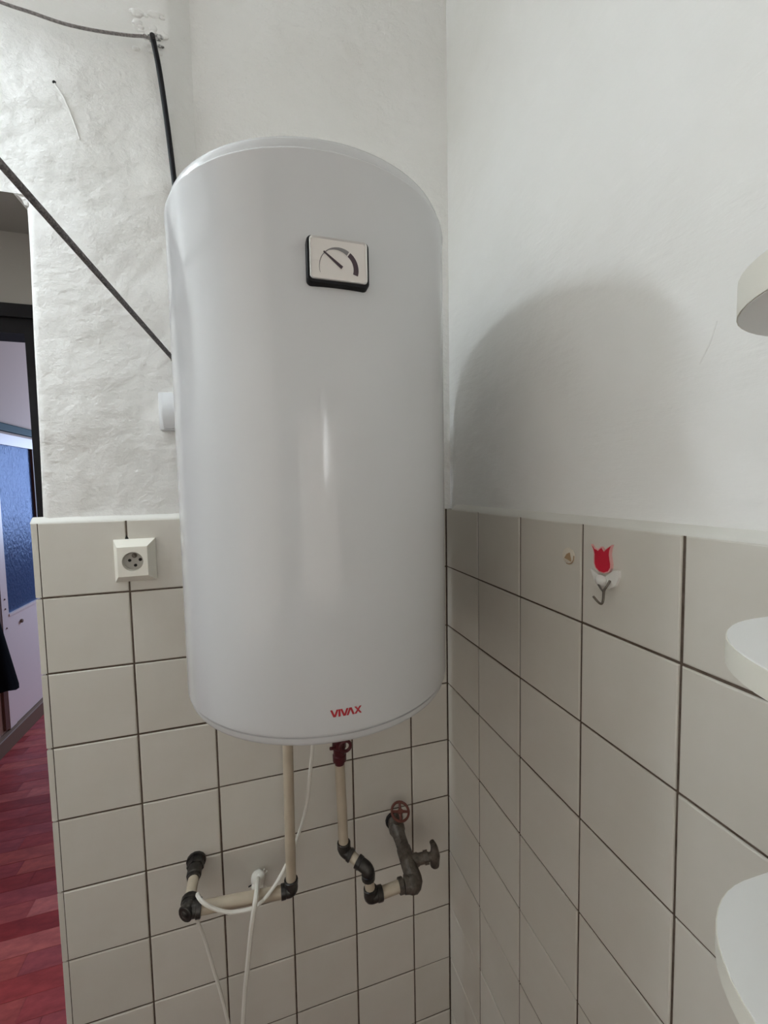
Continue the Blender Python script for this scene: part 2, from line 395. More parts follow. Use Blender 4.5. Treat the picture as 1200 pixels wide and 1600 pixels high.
struct(link('ceiling_hall', bx((-2.1, 0.15, CEIL), (0.8, 4.7, CEIL + 0.1)), HALLD, smooth=False), 'grey ceiling of the hall', 'ceiling')
bm = bmesh.new()
for lo, hi in (((-1.3, 4.46, -0.4), (-1.25, 4.56, 0.7)), ((-0.65, 4.46, -0.4), (-0.6, 4.56, 0.7)), ((-1.3, 4.46, -0.4), (-0.6, 4.56, -0.35)), ((-1.3, 4.46, 0.65), (-0.6, 4.56, 0.7)), ((-0.97, 4.48, -0.4), (-0.93, 4.54, 0.7))): box(bm, V(*lo), V(*hi))
w2 = struct(link('window_2', bm, DOORW, smooth=False), 'window at the end of the hall', 'window')
link('pane', bx((-1.28, 4.52, -0.38), (-0.62, 4.526, 0.68)), PANEDIM, w2, smooth=False)
# dark frame in the doorway
d1 = thing('door_1', 'dark painted door frame set inside the doorway', 'door frame', V(-1.28, 0.15, -Z0)); d1['kind'] = 'structure'
bm = bmesh.new(); box(bm, V(-1.70, 0.145, 0.425), V(-0.86, 0.20, 0.4525)); box(bm, V(-1.70, 0.155, 0.394), V(-0.86, 0.22, 0.4255)); link('lintel', bm, DARKW, d1, smooth=False)
link('jamb', bx((-0.9105, 0.150, -Z0), (-0.8625, 0.215, 0.3945)), DARKW, d1, smooth=False)
link('jamb', bx((-1.70, 0.150, -Z0), (-1.655, 0.215, 0.3945)), DARKW, d1, smooth=False)
# glazed hall door
X = -1.966
d2 = thing('door_2', 'white hall door with a tall blue patterned glass pane', 'door', V(X, 2.4, -1.4)); d2['kind'] = 'structure'
link('stile', bx((X - 0.004, 2.105, -1.40), (X + 0.012, 2.175, 0.42)), DOORW, d2, smooth=False)
link('stile', bx((X - 0.004, 2.612, -1.40), (X + 0.012, 2.70, 0.42)), DOORW, d2, smooth=False)
link('top_rail', bx((X - 0.004, 2.175, 0.352), (X + 0.012, 2.612, 0.42)), DOORW, d2, smooth=False)
link('lower_panel', bx((X - 0.004, 2.175, -1.40), (X + 0.008, 2.612, -0.705)), DOORW, d2, smooth=False)
link('bead_and_shade', bx((X - 0.004, 2.175, -0.715), (X + 0.016, 2.612, -0.700)), DOORW, d2, smooth=False)
link('bead_and_shade', bx((X - 0.003, 2.592, -0.700), (X + 0.015, 2.612, 0.352)), BROWN, d2, smooth=False)  # brown strip standing in for the small shadow inside the right stile
link('glass_pane', bx((X - 0.004, 2.175, -0.700), (X + 0.001, 2.594, 0.352)), BGLASS, d2, smooth=False)
bm = bmesh.new(); collar(bm, V(X + 0.012, 2.31, -0.785), (1, 0, 0), 0.012, 0.012); link('screw_cap', bm, BASEB, d2)
for z in (-0.60, -0.66, -0.78):
    bm = bmesh.new(); ball(bm, V(X + 0.012, 2.14, z), 0.006, 1); link('screw', bm, BASEB, d2)
link('edge_post', bx((X - 0.004, 2.062, -1.39), (X + 0.010, 2.104, 0.42)), BROWN, d2, smooth=False)
struct(link('baseboard_hall', bx((X - 0.006, 0.26, -Z0), (X + 0.034, 4.5, -1.405), 0.004, 1), BASEB, smooth=False), 'grey brown baseboard under the hall door', 'baseboard')
struct(link('trim_1', bx((X - 0.006, 0.26, 0.437), (X + 0.022, 4.5, 0.487), 0.006, 2), BLUEB, smooth=False), 'dark blue rail above the hall door', 'trim')
# black cloth hanging in the hall
bm = bmesh.new(); n, m_ = 26, 14; grid = []
for i in range(n + 1):
    v = i / n; row = []
    for j in range(m_ + 1):
        u = j / m_
        yr = 1.78 + 0.372 * v ** 1.15; yl = 1.62 - 0.33 * v ** 1.2
        y = yl + (yr - yl) * u
        zb = -1.085 - 0.055 * max(0, u - 0.55) / 0.45 + 0.012 * math.sin(u * 19)
        z = -0.18 + (zb + 0.18) * v
        x = -1.905 + 0.022 * math.sin(u * 15 + v * 1.2) * (0.3 + v) + 0.02 * (1 - v)
        row.append(bm.verts.new(V(x, y, z)))
    grid.append(row)
for a, b in zip(grid, grid[1:]):
    for j in range(m_): bm.faces.new((a[j], a[j + 1], b[j + 1], b[j]))
bmesh.ops.solidify(bm, geom=list(bm.faces), thickness=0.006)
cl = thing('hanging_cloth', 'black cloth hanging in the hall in front of the white door', 'cloth', V(-1.905, 1.7, -0.18))
link('cloth', bm, CLOTH, cl)
bm = bmesh.new(); tube(bm, smooth_path([V(-1.972, 1.70, -0.14), V(-1.92, 1.70, -0.15), V(-1.88, 1.70, -0.19), V(-1.865, 1.70, -0.16)], 5), 0.005, 8); link('hook', bm, METAL, cl)

# --- tube lamp above the doorway (the light of the room)
lp = thing('tube_lamp', 'white tube lamp on the wall above the doorway', 'lamp', V(-1.30, 0.01, 0.95))
link('housing', bx((-1.60, -0.075, 0.925), (-1.06, 0.010, 0.985), 0.006, 2), WPL, lp)
bm = bmesh.new(); tube(bm, [V(-1.56, -0.140, 0.945), V(-1.10, -0.140, 0.945)], 0.02, 16); link('tube', bm, GLOW, lp)
for x in (-1.575, -1.085): link('end_cap', bx((x - 0.014, -0.165, 0.920), (x + 0.014, -0.06, 0.975), 0.005, 2), WPL, lp)

# ================================================================= WATER HEATER
TC = Vector((-0.351, -0.260)); R = 0.205
ht = thing('water_heater', 'tall white cylindrical electric water heater hung in the corner', 'water heater', V(TC.x, TC.y, -0.266))
link('body', lathe([(0.2015, 0.4275), (0.2040, 0.4272), (0.2056, 0.4255), (0.2058, 0.4240), (R, 0.4225), (R, 0.2), (R, -0.1), (R, -0.239), (0.2044, -0.2420), (0.2010, -0.2440)], TC), TANK, ht)
link('top_cap', lathe([(0.2012, 0.4245), (0.2014, 0.433), (0.2008, 0.4380), (0.199, 0.4415), (0.194, 0.4445), (0.185, 0.446), (0.10, 0.449), (0, 0.450)], TC), CAPM, ht)
link('bottom_cap', lathe([(0.1995, -0.2415), (0.1992, -0.2470), (0.2008, -0.2478), (0.2005, -0.2535), (0.198, -0.2575), (0.193, -0.2605), (0.18, -0.262), (0, -0.264)], TC), CAPM, ht)
bm = bmesh.new(); box(bm, V(-0.50, -0.06, 0.25), V(-0.20, -0.048, 0.31)); box(bm, V(-0.47, -0.05, 0.255), V(-0.43, 0.036, 0.305)); box(bm, V(-0.27, -0.05, 0.255), V(-0.23, 0.025, 0.305))
link('mounting_bracket', bm, CAPM, ht, smooth=False)
def oncyl(s, z, r=R):
    a = s / R; return V(TC.x + r * math.sin(a), TC.y - r * math.cos(a), z)
# thermometer, square to the front of the tank
GZ = 0.304
def gp(s, z, d): return V(TC.x + 0.0016 + s, TC.y - R - d, GZ + z)
def rrect(w, h, r, n=5):
    o = []
    for cx, cy, a0 in ((w / 2 - r, h / 2 - r, 0), (-w / 2 + r, h / 2 - r, 90), (-w / 2 + r, -h / 2 + r, 180), (w / 2 - r, -h / 2 + r, 270)):
        for k in range(n + 1):
            a = math.radians(a0 + 90 * k / n); o.append((cx + r * math.cos(a), cy + r * math.sin(a)))
    return o
def frame_mesh(layers):
    bm = bmesh.new(); rings = []
    for w_, h_, r_, d_, dz in layers: rings.append([bm.verts.new(gp(x, y + dz, d_)) for x, y in rrect(w_, h_, r_)])
    for a, b in zip(rings, rings[1:]):
        for k in range(len(a)): bm.faces.new((a[k], a[(k + 1) % len(a)], b[(k + 1) % len(a)], b[k]))
    return bm, rings
bm, rg = frame_mesh([(0.0705, 0.0505, 0.006, -0.004, 0), (0.0705, 0.0505, 0.006, 0.006, 0), (0.0690, 0.0490, 0.0055, 0.0085, 0.0), (0.0645, 0.0450, 0.004, 0.0090, 0.001)])
bm.faces.new(rg[0]); bm.faces.new(rg[-1][::-1])
gauge = link('thermometer', bm, BLACK, ht)
bm, rg = frame_mesh([(0.0648, 0.0453, 0.004, 0.0085, 0.001), (0.0644, 0.0449, 0.004, 0.0108, 0.001), (0.0634, 0.0439, 0.0036, 0.0112, 0.001), (0.0612, 0.0417, 0.0030, 0.0093, 0.001)])
link('rim', bm, SILVER, gauge)
bm, rg = frame_mesh([(0.0612, 0.0417, 0.003, 0.0092, 0.001), (0.0611, 0.0416, 0.003, 0.0094, 0.001)]); bm.faces.new(rg[1]); link('dial', bm, DIAL, gauge)
def arc(bm, a0, a1, w0, w1, n=16, c=(0.0, -0.0075), ro=0.0222, ry=1.0):
    pr = None
    for i in range(n + 1):
        t = i / n; a = math.radians(a0 + (a1 - a0) * t); wd = w0 + (w1 - w0) * t
        p = [bm.verts.new(gp(c[0] + r * math.cos(a), c[1] + r * math.sin(a) * ry, 0.0097)) for r in (ro, ro - wd)]
        if pr: bm.faces.new((pr[0], pr[1], p[1], p[0]))
        pr = p
bm = bmesh.new(); arc(bm, 54, -17, 0.0054, 0.0058); link('scale', bm, PRINT, gauge)
bm = bmesh.new(); arc(bm, 122, 58, 0.0012, 0.0052); arc(bm, 198, 122, 0.0004, 0.0012); link('scale', bm, PRINTG, gauge)
bm = bmesh.new(); a, b = Vector((0.0035, -0.0068)), Vector((-0.0168, 0.0085)); t = (b - a).normalized(); nrm = Vector((-t.y, t.x))
prism(bm, [gp(*(a + nrm * 0.0017), 0.0097), gp(*(b + nrm * 0.0007), 0.0097), gp(*(b - nrm * 0.0007), 0.0097), gp(*(a - nrm * 0.0017), 0.0097)], Vector((0, -0.0006, 0)))
link('needle', bm, PRINT, gauge, smooth=False)
# brand lettering
ZB, H = -0.2214, 0.0088
def stroke(bm, p, q, wd, top=None):
    """parallelogram stroke between baseline x p and cap-height x q (mm)"""
    pts = [(p - wd / 2, 0), (p + wd / 2, 0), (q + wd / 2, 1), (q - wd / 2, 1)]
    f = [bm.verts.new(oncyl(x / 1000, ZB + y * H, R + 0.0004)) for x, y in pts]; g = [bm.verts.new(oncyl(x / 1000, ZB + y * H, R - 0.0006)) for x, y in pts]
    bm.faces.new(f)
    for i in range(4): bm.faces.new((f[i], f[(i + 1) % 4], g[(i + 1) % 4], g[i]))
for letter in ([(-15.4, -19.0), (-14.9, -11.6)], [(-9.2, -9.2)], [(-3.4, -6.9), (-2.9, 0.5)], [(0.6, 4.0), (8.0, 4.6)], [(10.3, 16.9), (17.2, 10.4)]):
    bm = bmesh.new()
    for p, q in letter: stroke(bm, p, q, 2.5)
    link('letter', bm, RED, ht, smooth=False)

# ================================================================= PLUMBING
# hot pipe: out of the wall, along, then up into the tank
hp = thing('hot_water_pipe', 'ivory pipe with black elbows from wall up to heater, left of the red valve', 'pipe', V(-0.602, 0, -0.755))
bm = bmesh.new(); collar(bm, V(-0.602, -0.002, -0.752), (0, 1, 0), 0.020, 0.006); hexnut(bm, V(-0.602, -0.012, -0.752), (0, 1, 0), 0.0175, 0.018); collar(bm, V(-0.602, -0.030, -0.752), (0, 1, 0), 0.0145, 0.022); collar(bm, V(-0.602, -0.044, -0.752), (0, 1, 0), 0.012, 0.008)
link('wall_union', bm, FIT, hp)
link('pipe', tb([V(-0.602, -0.04, -0.752), V(-0.602, -0.098, -0.756)], 0.0105, 14), IVORY, hp)
bm = bmesh.new(); tube(bm, smooth_path([V(-0.602, -0.090, -0.7555), V(-0.602, -0.107, -0.757), V(-0.585, -0.109, -0.759)], 6), 0.0145, 14)
collar(bm, V(-0.602, -0.092, -0.7555), (0, 1, 0), 0.0165, 0.010); collar(bm, V(-0.584, -0.109, -0.759), (1, 0, -0.1), 0.0165, 0.010); collar(bm, V(-0.603, -0.110, -0.757), (0.7, 1, 0), 0.0155, 0.018)
link('elbow', bm, FIT, hp)
link('pipe', tb([V(-0.585, -0.109, -0.759), V(-0.424, -0.107, -0.777)], 0.0120, 14), IVORY, hp)
bm = bmesh.new(); tube(bm, smooth_path([V(-0.428, -0.107, -0.7765), V(-0.408, -0.107, -0.778), V(-0.408, -0.107, -0.758)], 6), 0.0122, 14)
collar(bm, V(-0.424, -0.107, -0.777), (1, 0, 0), 0.0140, 0.010); collar(bm, V(-0.408, -0.107, -0.759), (0, 0, 1), 0.0140, 0.010)
link('elbow', bm, FIT, hp)
link('pipe', tb([V(-0.408, -0.107, -0.757), V(-0.4035, -0.107, -0.262)], 0.0105, 14), IVORY, hp)

# safety valve under the tank
sv = thing('safety_valve', 'small dark red safety valve under the heater', 'valve', V(-0.3005, -0.105, -0.53))
bm = bmesh.new(); SX, SY = -0.3000, -0.105
lathe([(0.0, -0.262), (0.011, -0.262), (0.011, -0.478), (0.015, -0.480), (0.015, -0.492), (0.013, -0.494), (0.0125, -0.508), (0.0145, -0.510), (0.0145, -0.522), (0.0105, -0.524), (0.0100, -0.536), (0, -0.537)], (SX, SY), 16, bm)
link('valve_body', bm, SAFE, sv)
bm = bmesh.new(); tube(bm, [V(SX + 0.010 + 0.011 * math.cos(t), SY - 0.016, -0.484 + 0.011 * math.sin(t)) for t in [i * math.pi / 8 for i in range(17)]], 0.0035, 8); link('ring_lever', bm, SAFE, sv)
bm = bmesh.new(); tube(bm, [V(SX - 0.010, SY - 0.010, -0.488), V(SX - 0.021, SY - 0.014, -0.484)], 0.0035, 8); link('drain_spout', bm, SAFE, sv)

# cold pipe: from the safety valve down, an offset, then across to the wall valve
cp = thing('cold_water_pipe', 'ivory pipe with black offset elbows below the red safety valve', 'pipe', V(-0.296, -0.105, -0.81))
link('pipe', tb([V(SX, SY, -0.530), V(-0.296, SY, -0.708)], 0.0105, 14), IVORY, cp)
E1, E2, E3 = V(-0.2955, -0.105, -0.7235), V(-0.2535, -0.143, -0.746), V(-0.2490, -0.145, -0.806)
bm = bmesh.new(); dirn = (E2 - E1).normalized()
tube(bm, smooth_path([E1 + Vector((0, 0, 0.016)), E1, E1 + dirn * 0.018], 6), 0.0125, 14); collar(bm, E1 + Vector((0, 0, 0.010)), (0, 0, 1), 0.0142, 0.016); collar(bm, E1 + dirn * 0.017, dirn, 0.0138, 0.008)
link('elbow', bm, FIT, cp)
link('pipe', tb([E1 + dirn * 0.014, E2 - dirn * 0.014], 0.0105, 12), IVORY, cp)
bm = bmesh.new(); tube(bm, smooth_path([E2 - dirn * 0.024, E2, E2 + Vector((0.001, -0.001, -0.018))], 6), 0.0128, 14); collar(bm, E2 - dirn * 0.022, dirn, 0.0142, 0.010); collar(bm, E2 + Vector((0.001, -0.001, -0.014)), (0, 0, 1), 0.0142, 0.012)
link('elbow', bm, FIT, cp)
link('pipe', tb([E2 + Vector((0.001, -0.001, -0.014)), E3 + Vector((0, 0, 0.012))], 0.0105, 12), IVORY, cp)
bm = bmesh.new(); tube(bm, smooth_path([E3 + Vector((0, 0, 0.018)), E3, E3 + Vector((0.022, 0, 0.001))], 6), 0.0125, 14); collar(bm, E3 + Vector((0, 0, 0.014)), (0, 0, 1), 0.0142, 0.012); collar(bm, E3 + Vector((0.020, 0, 0.001)), (1, 0, 0), 0.0148, 0.012)
link('elbow', bm, FIT, cp)
EV = V(-0.156, -0.146, -0.801)
link('pipe', tb([E3 + Vector((0.022, 0, 0.001)), EV + Vector((-0.026, 0, 0))], 0.0115, 12), IVORY, cp)

# old stop valve coming out of the wall, handwheel above, lever tap to its right
va = thing('stop_valve', 'old grey brown stop valve in the corner with red handwheel and side tap', 'valve', V(-0.150, 0, -0.776))
W0 = V(-0.150, 0, -0.776); ax = (EV + Vector((0.004, 0.012, 0.006)) - W0).normalized()
bm = bmesh.new(); collar(bm, W0 + Vector((0, -0.003, 0)), (0, 1, 0), 0.022, 0.008); link('wall_flange', bm, HOLE, va)
bm = bmesh.new()
tube(bm, [W0, W0 + ax * 0.018, W0 + ax * 0.024, W0 + ax * 0.050, W0 + ax * 0.056, W0 + ax * 0.075], [0.0175, 0.0185, 0.0165, 0.0150, 0.0135, 0.0135], 16)
hexnut(bm, W0 + ax * 0.064, ax, 0.0165, 0.018); ball(bm, W0 + ax * 0.026, 0.020, 2)
link('valve_body', bm, OLDM, va)
bm = bmesh.new(); tube(bm, [W0 + ax * 0.072, W0 + ax * 0.078, W0 + ax * 0.128, W0 + ax * 0.134], [0.014, 0.0165, 0.0175, 0.0145], 16)
tp0 = W0 + ax * 0.108; link('tee', bm, OLDM, va)
bm = bmesh.new(); hexnut(bm, W0 + ax * 0.131, ax, 0.0165, 0.012); tube(bm, smooth_path([W0 + ax * 0.130, EV + Vector((0.004, -0.002, 0)), EV + Vector((-0.018, 0, 0))], 6), 0.0175, 16); ball(bm, EV + Vector((0.000, -0.002, -0.001)), 0.0205, 2); collar(bm, EV + Vector((-0.026, 0, 0)), (1, 0, 0), 0.0155, 0.010)
link('elbow', bm, OLDM, va)
# handwheel
wc = V(-0.1475, -0.045, -0.7215); wn = Vector((0.02, -0.50, 0.86)).normalized(); wu = wn.orthogonal().normalized(); wv = wn.cross(wu)
bm = bmesh.new(); tube(bm, [wc - wn * 0.050, wc - wn * 0.030, wc - wn * 0.024, wc - wn * 0.010, wc], [0.0125, 0.0125, 0.008, 0.008, 0.004], 12); link('stem', bm, OLDM, va)
bm = bmesh.new(); rg = [wc + (wu * math.cos(t) + wv * math.sin(t)) * 0.0205 for t in [i * math.pi / 12 for i in range(25)]]
tube(bm, rg, 0.0030, 8, cap=False)
for k in range(4):
    t = 0.5 + k * math.pi / 2; tube(bm, [wc, wc + (wu * math.cos(t) + wv * math.sin(t)) * 0.020], [0.0036, 0.0026], 8)
collar(bm, wc, wn, 0.0065, 0.008, 10)
link('handwheel', bm, WHEELM, va)
# side tap
H0 = V(-0.094, -0.120, -0.781); td = (H0 - tp0).normalized()
bm = bmesh.new(); tube(bm, [tp0, tp0 + td * 0.022, tp0 + td * 0.026, H0 - td * 0.016, H0 - td * 0.010, H0], [0.0135, 0.0135, 0.0115, 0.0115, 0.0085, 0.0085], 14); hexnut(bm, H0 - td * 0.018, td, 0.0135, 0.010); link('side_spindle', bm, OLDM, va)
bm = bmesh.new(); tube(bm, smooth_path([H0 + Vector((-0.004, 0.002, 0.033)), H0 + Vector((0.001, 0, 0.020)), H0 + Vector((0.002, 0, 0)), H0 + Vector((0.002, 0, -0.016)), H0 + Vector((0.002, 0.0, -0.027))], 4), [0.0055, 0.0060, 0.0066, 0.0072, 0.008, 0.0088, 0.0098, 0.0110, 0.0120, 0.0120, 0.0115, 0.0112, 0.0108, 0.0108, 0.0104, 0.0098, 0.0070], 12); link('tap_lever', bm, OLDM, va)

# power cord of the heater and the loose cable from the wall
pc = thing('power_cord', 'thin white power cord looping from the heater round the left pipe', 'cord', V(-0.372, -0.14, -0.27))
pts = [V(*p) for p in ((-0.356, -0.165, -0.2655), (-0.3580, -0.158, -0.38), (-0.3601, -0.15, -0.452), (-0.3634, -0.125, -0.5165), (-0.3679, -0.1, -0.5908), (-0.3761, -0.088, -0.6417), (-0.3879, -0.083, -0.6813), (-0.4004, -0.081, -0.7126), (-0.4091, -0.085, -0.7281), (-0.4358, -0.105, -0.754), (-0.4623, -0.127, -0.7613), (-0.4826, -0.13, -0.7693), (-0.5076, -0.131, -0.7681), (-0.5319, -0.131, -0.7614), (-0.5555, -0.13, -0.7468), (-0.5733, -0.1275, -0.7318), (-0.5845, -0.112, -0.7300), (-0.5868, -0.090, -0.7480), (-0.5868, -0.082, -0.7660), (-0.5960, -0.074, -0.7830), (-0.6010, -0.066, -0.8010), (-0.5962, -0.055, -0.84), (-0.585, -0.052, -0.8871), (-0.5708, -0.05, -0.9627), (-0.5582, -0.05, -1.0264), (-0.5469, -0.05, -1.0981), (-0.530, -0.05, -1.22), (-0.525, -0.045, -1.47))]
link('cable', tb(smooth_path(pts, 6), 0.0036, 8), CORD, pc)
lc = thing('loose_cable', 'white cable hanging from a taped outlet in the tiles, ends below frame', 'cable', V(-0.476, 0, -0.83))
bm = bmesh.new()
for q, r, s in (((-0.476, -0.010, -0.824), 0.016, (1, 0.9, 1.15)), ((-0.470, -0.020, -0.812), 0.010, (1, 1, 1)), ((-0.482, -0.018, -0.834), 0.009, (1, 1, 1.2)), ((-0.469, -0.014, -0.842), 0.007, (1, 1, 1.4))): ball(bm, V(*q), r, 2, s)
link('tape_wrap', bm, CORD, lc)
bm = bmesh.new()
for q in ((-0.456, -0.014, -0.808), (-0.462, -0.012, -0.804), (-0.458, -0.010, -0.852)): tube(bm, [V(-0.472, -0.012, -0.828), V(*q)], 0.0014, 6)
link('wire_end', bm, CORD, lc)
bm = bmesh.new()
for q in ((-0.497, -0.006, -0.842), (-0.490, -0.006, -0.868)): tube(bm, [V(-0.478, -0.008, -0.834), V(*q)], 0.0014, 6)
link('wire_end', bm, BLACK, lc)
link('cable', tb(smooth_path([V(*p) for p in ((-0.476, -0.015, -0.820), (-0.4746, -0.0600, -0.7822), (-0.4748, -0.1050, -0.7531), (-0.4768, -0.1380, -0.7417), (-0.4809, -0.1455, -0.7592), (-0.4870, -0.1430, -0.7969), (-0.4958, -0.1350, -0.8697), (-0.5053, -0.12, -0.9526), (-0.5119, -0.115, -1.0262), (-0.5169, -0.11, -1.0875), (-0.525, -0.10, -1.20), (-0.53, -0.09, -1.47))], 7), 0.0050, 8), CORD, lc)

# ================================================================= CORDS AND CABLES ON THE WALL
bm = bmesh.new(); tube(bm, [V(-0.606, 0.014, 0.914), V(-0.6045, -0.016, 0.910)], 0.0022, 8); collar(bm, V(-0.6044, -0.0165, 0.910), (0, 1, 0), 0.0048, 0.003); 
tag(link('nail', bm, HOLE), 'dark nail in chipped plaster holding the cords', 'nail')
bm = tb(smooth_path([V(*p) for p in ((-0.99, -0.04, 0.93), (-0.8928, -0.035, 0.8968), (-0.8343, -0.032, 0.8865), (-0.7907, -0.028, 0.8857), (-0.7456, -0.022, 0.8865), (-0.698, -0.015, 0.8946), (-0.6473, -0.009, 0.9064), (-0.6204, -0.008, 0.9124), (-0.6062, -0.009, 0.9096))], 8), 0.0025, 8)
tag(link('string_line', bm, CORDG), 'thin grey cord sagging along the top left wall to a nail', 'cord')
bm = tb(smooth_path([V(*p) for p in ((-0.605, -0.010, 0.9115), (-0.6027, -0.008, 0.8966), (-0.598, -0.006, 0.8652), (-0.5929, -0.004, 0.8159), (-0.588, -0.002, 0.7598), (-0.5813, 0.0, 0.6669), (-0.574, 0.002, 0.56), (-0.560, 0.004, 0.42))], 8), 0.0050, 10)
tag(link('black_cable', bm, BLACK), 'black cable running from the nail down behind the heater', 'cable')
ra, rb = V(-0.5985, 0.003, 0.3170), V(-0.6860, -0.4040, 0.3925)
rope_pts = [ra.lerp(rb, t) for t in (0, 0.25, 0.5, 0.75, 1.0, 1.3, 1.7, 2.2, 3.0, 4.0, 5.2, 6.1)]
cl2 = thing('clothesline', 'taut dark grey clothesline crossing the left wall to behind the heater', 'clothesline', ra)
link('rope', tb(rope_pts, 0.0042, 10), ROPE, cl2)
bm = bmesh.new(); tube(bm, [V(-0.594, 0.014, 0.316), V(-0.5975, -0.006, 0.317)], 0.0022, 8); tube(bm, [ra + Vector((0.004 * math.cos(t), -0.002, 0.004 * math.sin(t))) for t in [i * math.pi / 6 for i in range(13)]], 0.0018, 6); link('wall_nail', bm, METAL, cl2)

# ================================================================= SWITCH, SOCKET, HOOK, SHELVES
sw = thing('light_switch', 'white rocker light switch half hidden behind the heater on plaster wall', 'switch', V(-0.589, 0.01, 0.21))
link('plate', bx((-0.6295, -0.004, 0.1740), (-0.549, 0.012, 0.2500), 0.003, 2), WPL, sw)
bm = bmesh.new(); n = 10
rows_ = []
for i in range(n + 1):
    t = i / n; z = 0.1765 + 0.071 * t; y = -0.006 - 0.024 * math.sin(math.pi * (0.16 + 0.68 * t)) + 0.010 * t
    rows_.append([bm.verts.new(V(-0.6190, 0.0, z)), bm.verts.new(V(-0.6190, y, z)), bm.verts.new(V(-0.5595, y, z)), bm.verts.new(V(-0.5595, 0.0, z))])
for a, b in zip(rows_, rows_[1:]):
    for k in range(3): bm.faces.new((a[k], a[k + 1], b[k + 1], b[k]))
bm.faces.new(rows_[0]); bm.faces.new(rows_[-1])
link('rocker', bm, WPL, sw)

so = thing('wall_socket', 'cream square wall socket on the top row of tiles by the doorway', 'socket', V(-0.6855, 0, -0.085))
bm = bmesh.new(); rings = []
cx, cz = -0.6855, -0.0855
for hw, hh, y in ((0.0372, 0.0425, 0.001), (0.0372, 0.0425, -0.005), (0.0272, 0.0300, -0.0235), (0.0262, 0.0290, -0.0245)):
    rings.append([bm.verts.new(V(cx + sx * hw, y, cz + sz * hh)) for sx, sz in ((-1, -1), (1, -1), (1, 1), (-1, 1))])
for a, b in zip(rings, rings[1:]):
    for k in range(4): bm.faces.new((a[k], a[(k + 1) % 4], b[(k + 1) % 4], b[k]))
hr = 0.0188; NS = 24
ring = [bm.verts.new(V(cx + hr * math.cos(2 * math.pi * k / NS), -0.0245, cz + hr * math.sin(2 * math.pi * k / NS))) for k in range(NS)]
inn = [bm.verts.new(V(cx + hr * 0.97 * math.cos(2 * math.pi * k / NS), -0.012, cz + hr * 0.97 * math.sin(2 * math.pi * k / NS))) for k in range(NS)]
corner = {k: rings[-1][i] for i, k in enumerate((15, 21, 3, 9))}
ks = [3, 9, 15, 21]
for i in range(4):
    k0, k1 = ks[i], ks[(i + 1) % 4] + (24 if i == 3 else 0); ca, cb = corner[k0], corner[k1 % 24]
    mid = (k0 + k1) // 2
    for k in range(k0, mid): bm.faces.new((ca, ring[k % NS], ring[(k + 1) % NS]))
    for k in range(mid, k1): bm.faces.new((cb, ring[k % NS], ring[(k + 1) % NS]))
    bm.faces.new((ca, ring[mid % NS], cb))
for k in range(NS): bm.faces.new((ring[k], ring[(k + 1) % NS], inn[(k + 1) % NS], inn[k]))
link('cover', bm, CREAM, so, smooth=False)
bm = bmesh.new(); tube(bm, [V(cx, -0.004, cz), V(cx, -0.0135, cz)], hr * 0.975, 24); link('insert', bm, SOCKIN, so)
for dx, dz, r in ((-0.0078, 0.0012, 0.0030), (0.0110, 0.0018, 0.0032), (0.0020, -0.0092, 0.0030)):
    bm = bmesh.new(); tube(bm, [V(cx + dx, -0.0128, cz + dz), V(cx + dx, -0.0141, cz + dz)], r, 12); link('pin_hole', bm, HOLE, so)
bm = bmesh.new(); tube(bm, [V(cx + 0.001, -0.012, cz + 0.0105), V(cx + 0.001, -0.0215, cz + 0.0105)], 0.0028, 10); tube(bm, [V(cx + 0.001, -0.0125, cz + 0.0105), V(cx + 0.001, -0.0142, cz + 0.0105)], 0.0050, 12); link('earth_pin', bm, METAL, so)
bm = bmesh.new(); prism(bm, [V(-0.7035, 0.0003, -0.0435), V(-0.6955, 0.0003, -0.0435), V(-0.7005, 0.0003, -0.0345)], Vector((0, -0.0006, 0))); link('cutout', bm, HOLE, so, smooth=False)

HOOKA = [(-0.005, -0.5119, -0.0755), (-0.010, -0.5117, -0.0827), (-0.012, -0.5091, -0.0894), (-0.014, -0.5101, -0.1015), (-0.017, -0.5106, -0.1056), (-0.021, -0.5095, -0.1034), (-0.026, -0.5057, -0.0959)]
HOOKB = [(-0.006, -0.4935, -0.0845), (-0.011, -0.5023, -0.0869), (-0.012, -0.5090, -0.0910)]
# tulip hook on the right wall
th = thing('wall_hook', 'red tulip shaped adhesive hook with white leaves on tiled wall', 'hook', V(0, -0.50, -0.07))
tul = [(-0.4788, -0.0328), (-0.4826, -0.0368), (-0.4864, -0.0375), (-0.4896, -0.0388), (-0.4925, -0.0362), (-0.4954, -0.0336), (-0.4978, -0.0362), (-0.5003, -0.0388), (-0.5046, -0.0345), (-0.5118, -0.0293), (-0.5095, -0.0355), (-0.5088, -0.0420), (-0.5100, -0.0480), (-0.5114, -0.0540), (-0.5112, -0.0590), (-0.5078, -0.0645), (-0.5009, -0.0676), (-0.4929, -0.0672), (-0.4864, -0.0629), (-0.4838, -0.0570), (-0.4836, -0.0500), (-0.4838, -0.0440), (-0.4820, -0.0385)]
lf = [(-0.4770, -0.0655), (-0.4840, -0.0690), (-0.4911, -0.0721), (-0.4974, -0.0715), (-0.5028, -0.0722), (-0.5096, -0.0668), (-0.5160, -0.0618), (-0.5241, -0.0600), (-0.5245, -0.0697), (-0.5193, -0.0810), (-0.5109, -0.0869), (-0.5030, -0.0866), (-0.4950, -0.0870), (-0.4886, -0.0863), (-0.4839, -0.0808), (-0.4800, -0.0736)]
link('leaf_plate', prism(bmesh.new(), [V(0.0, y, z) for y, z in lf], Vector((-0.004, 0, 0))), WHITEP, th, smooth=False)
cyx, czx = -0.4965, -0.052
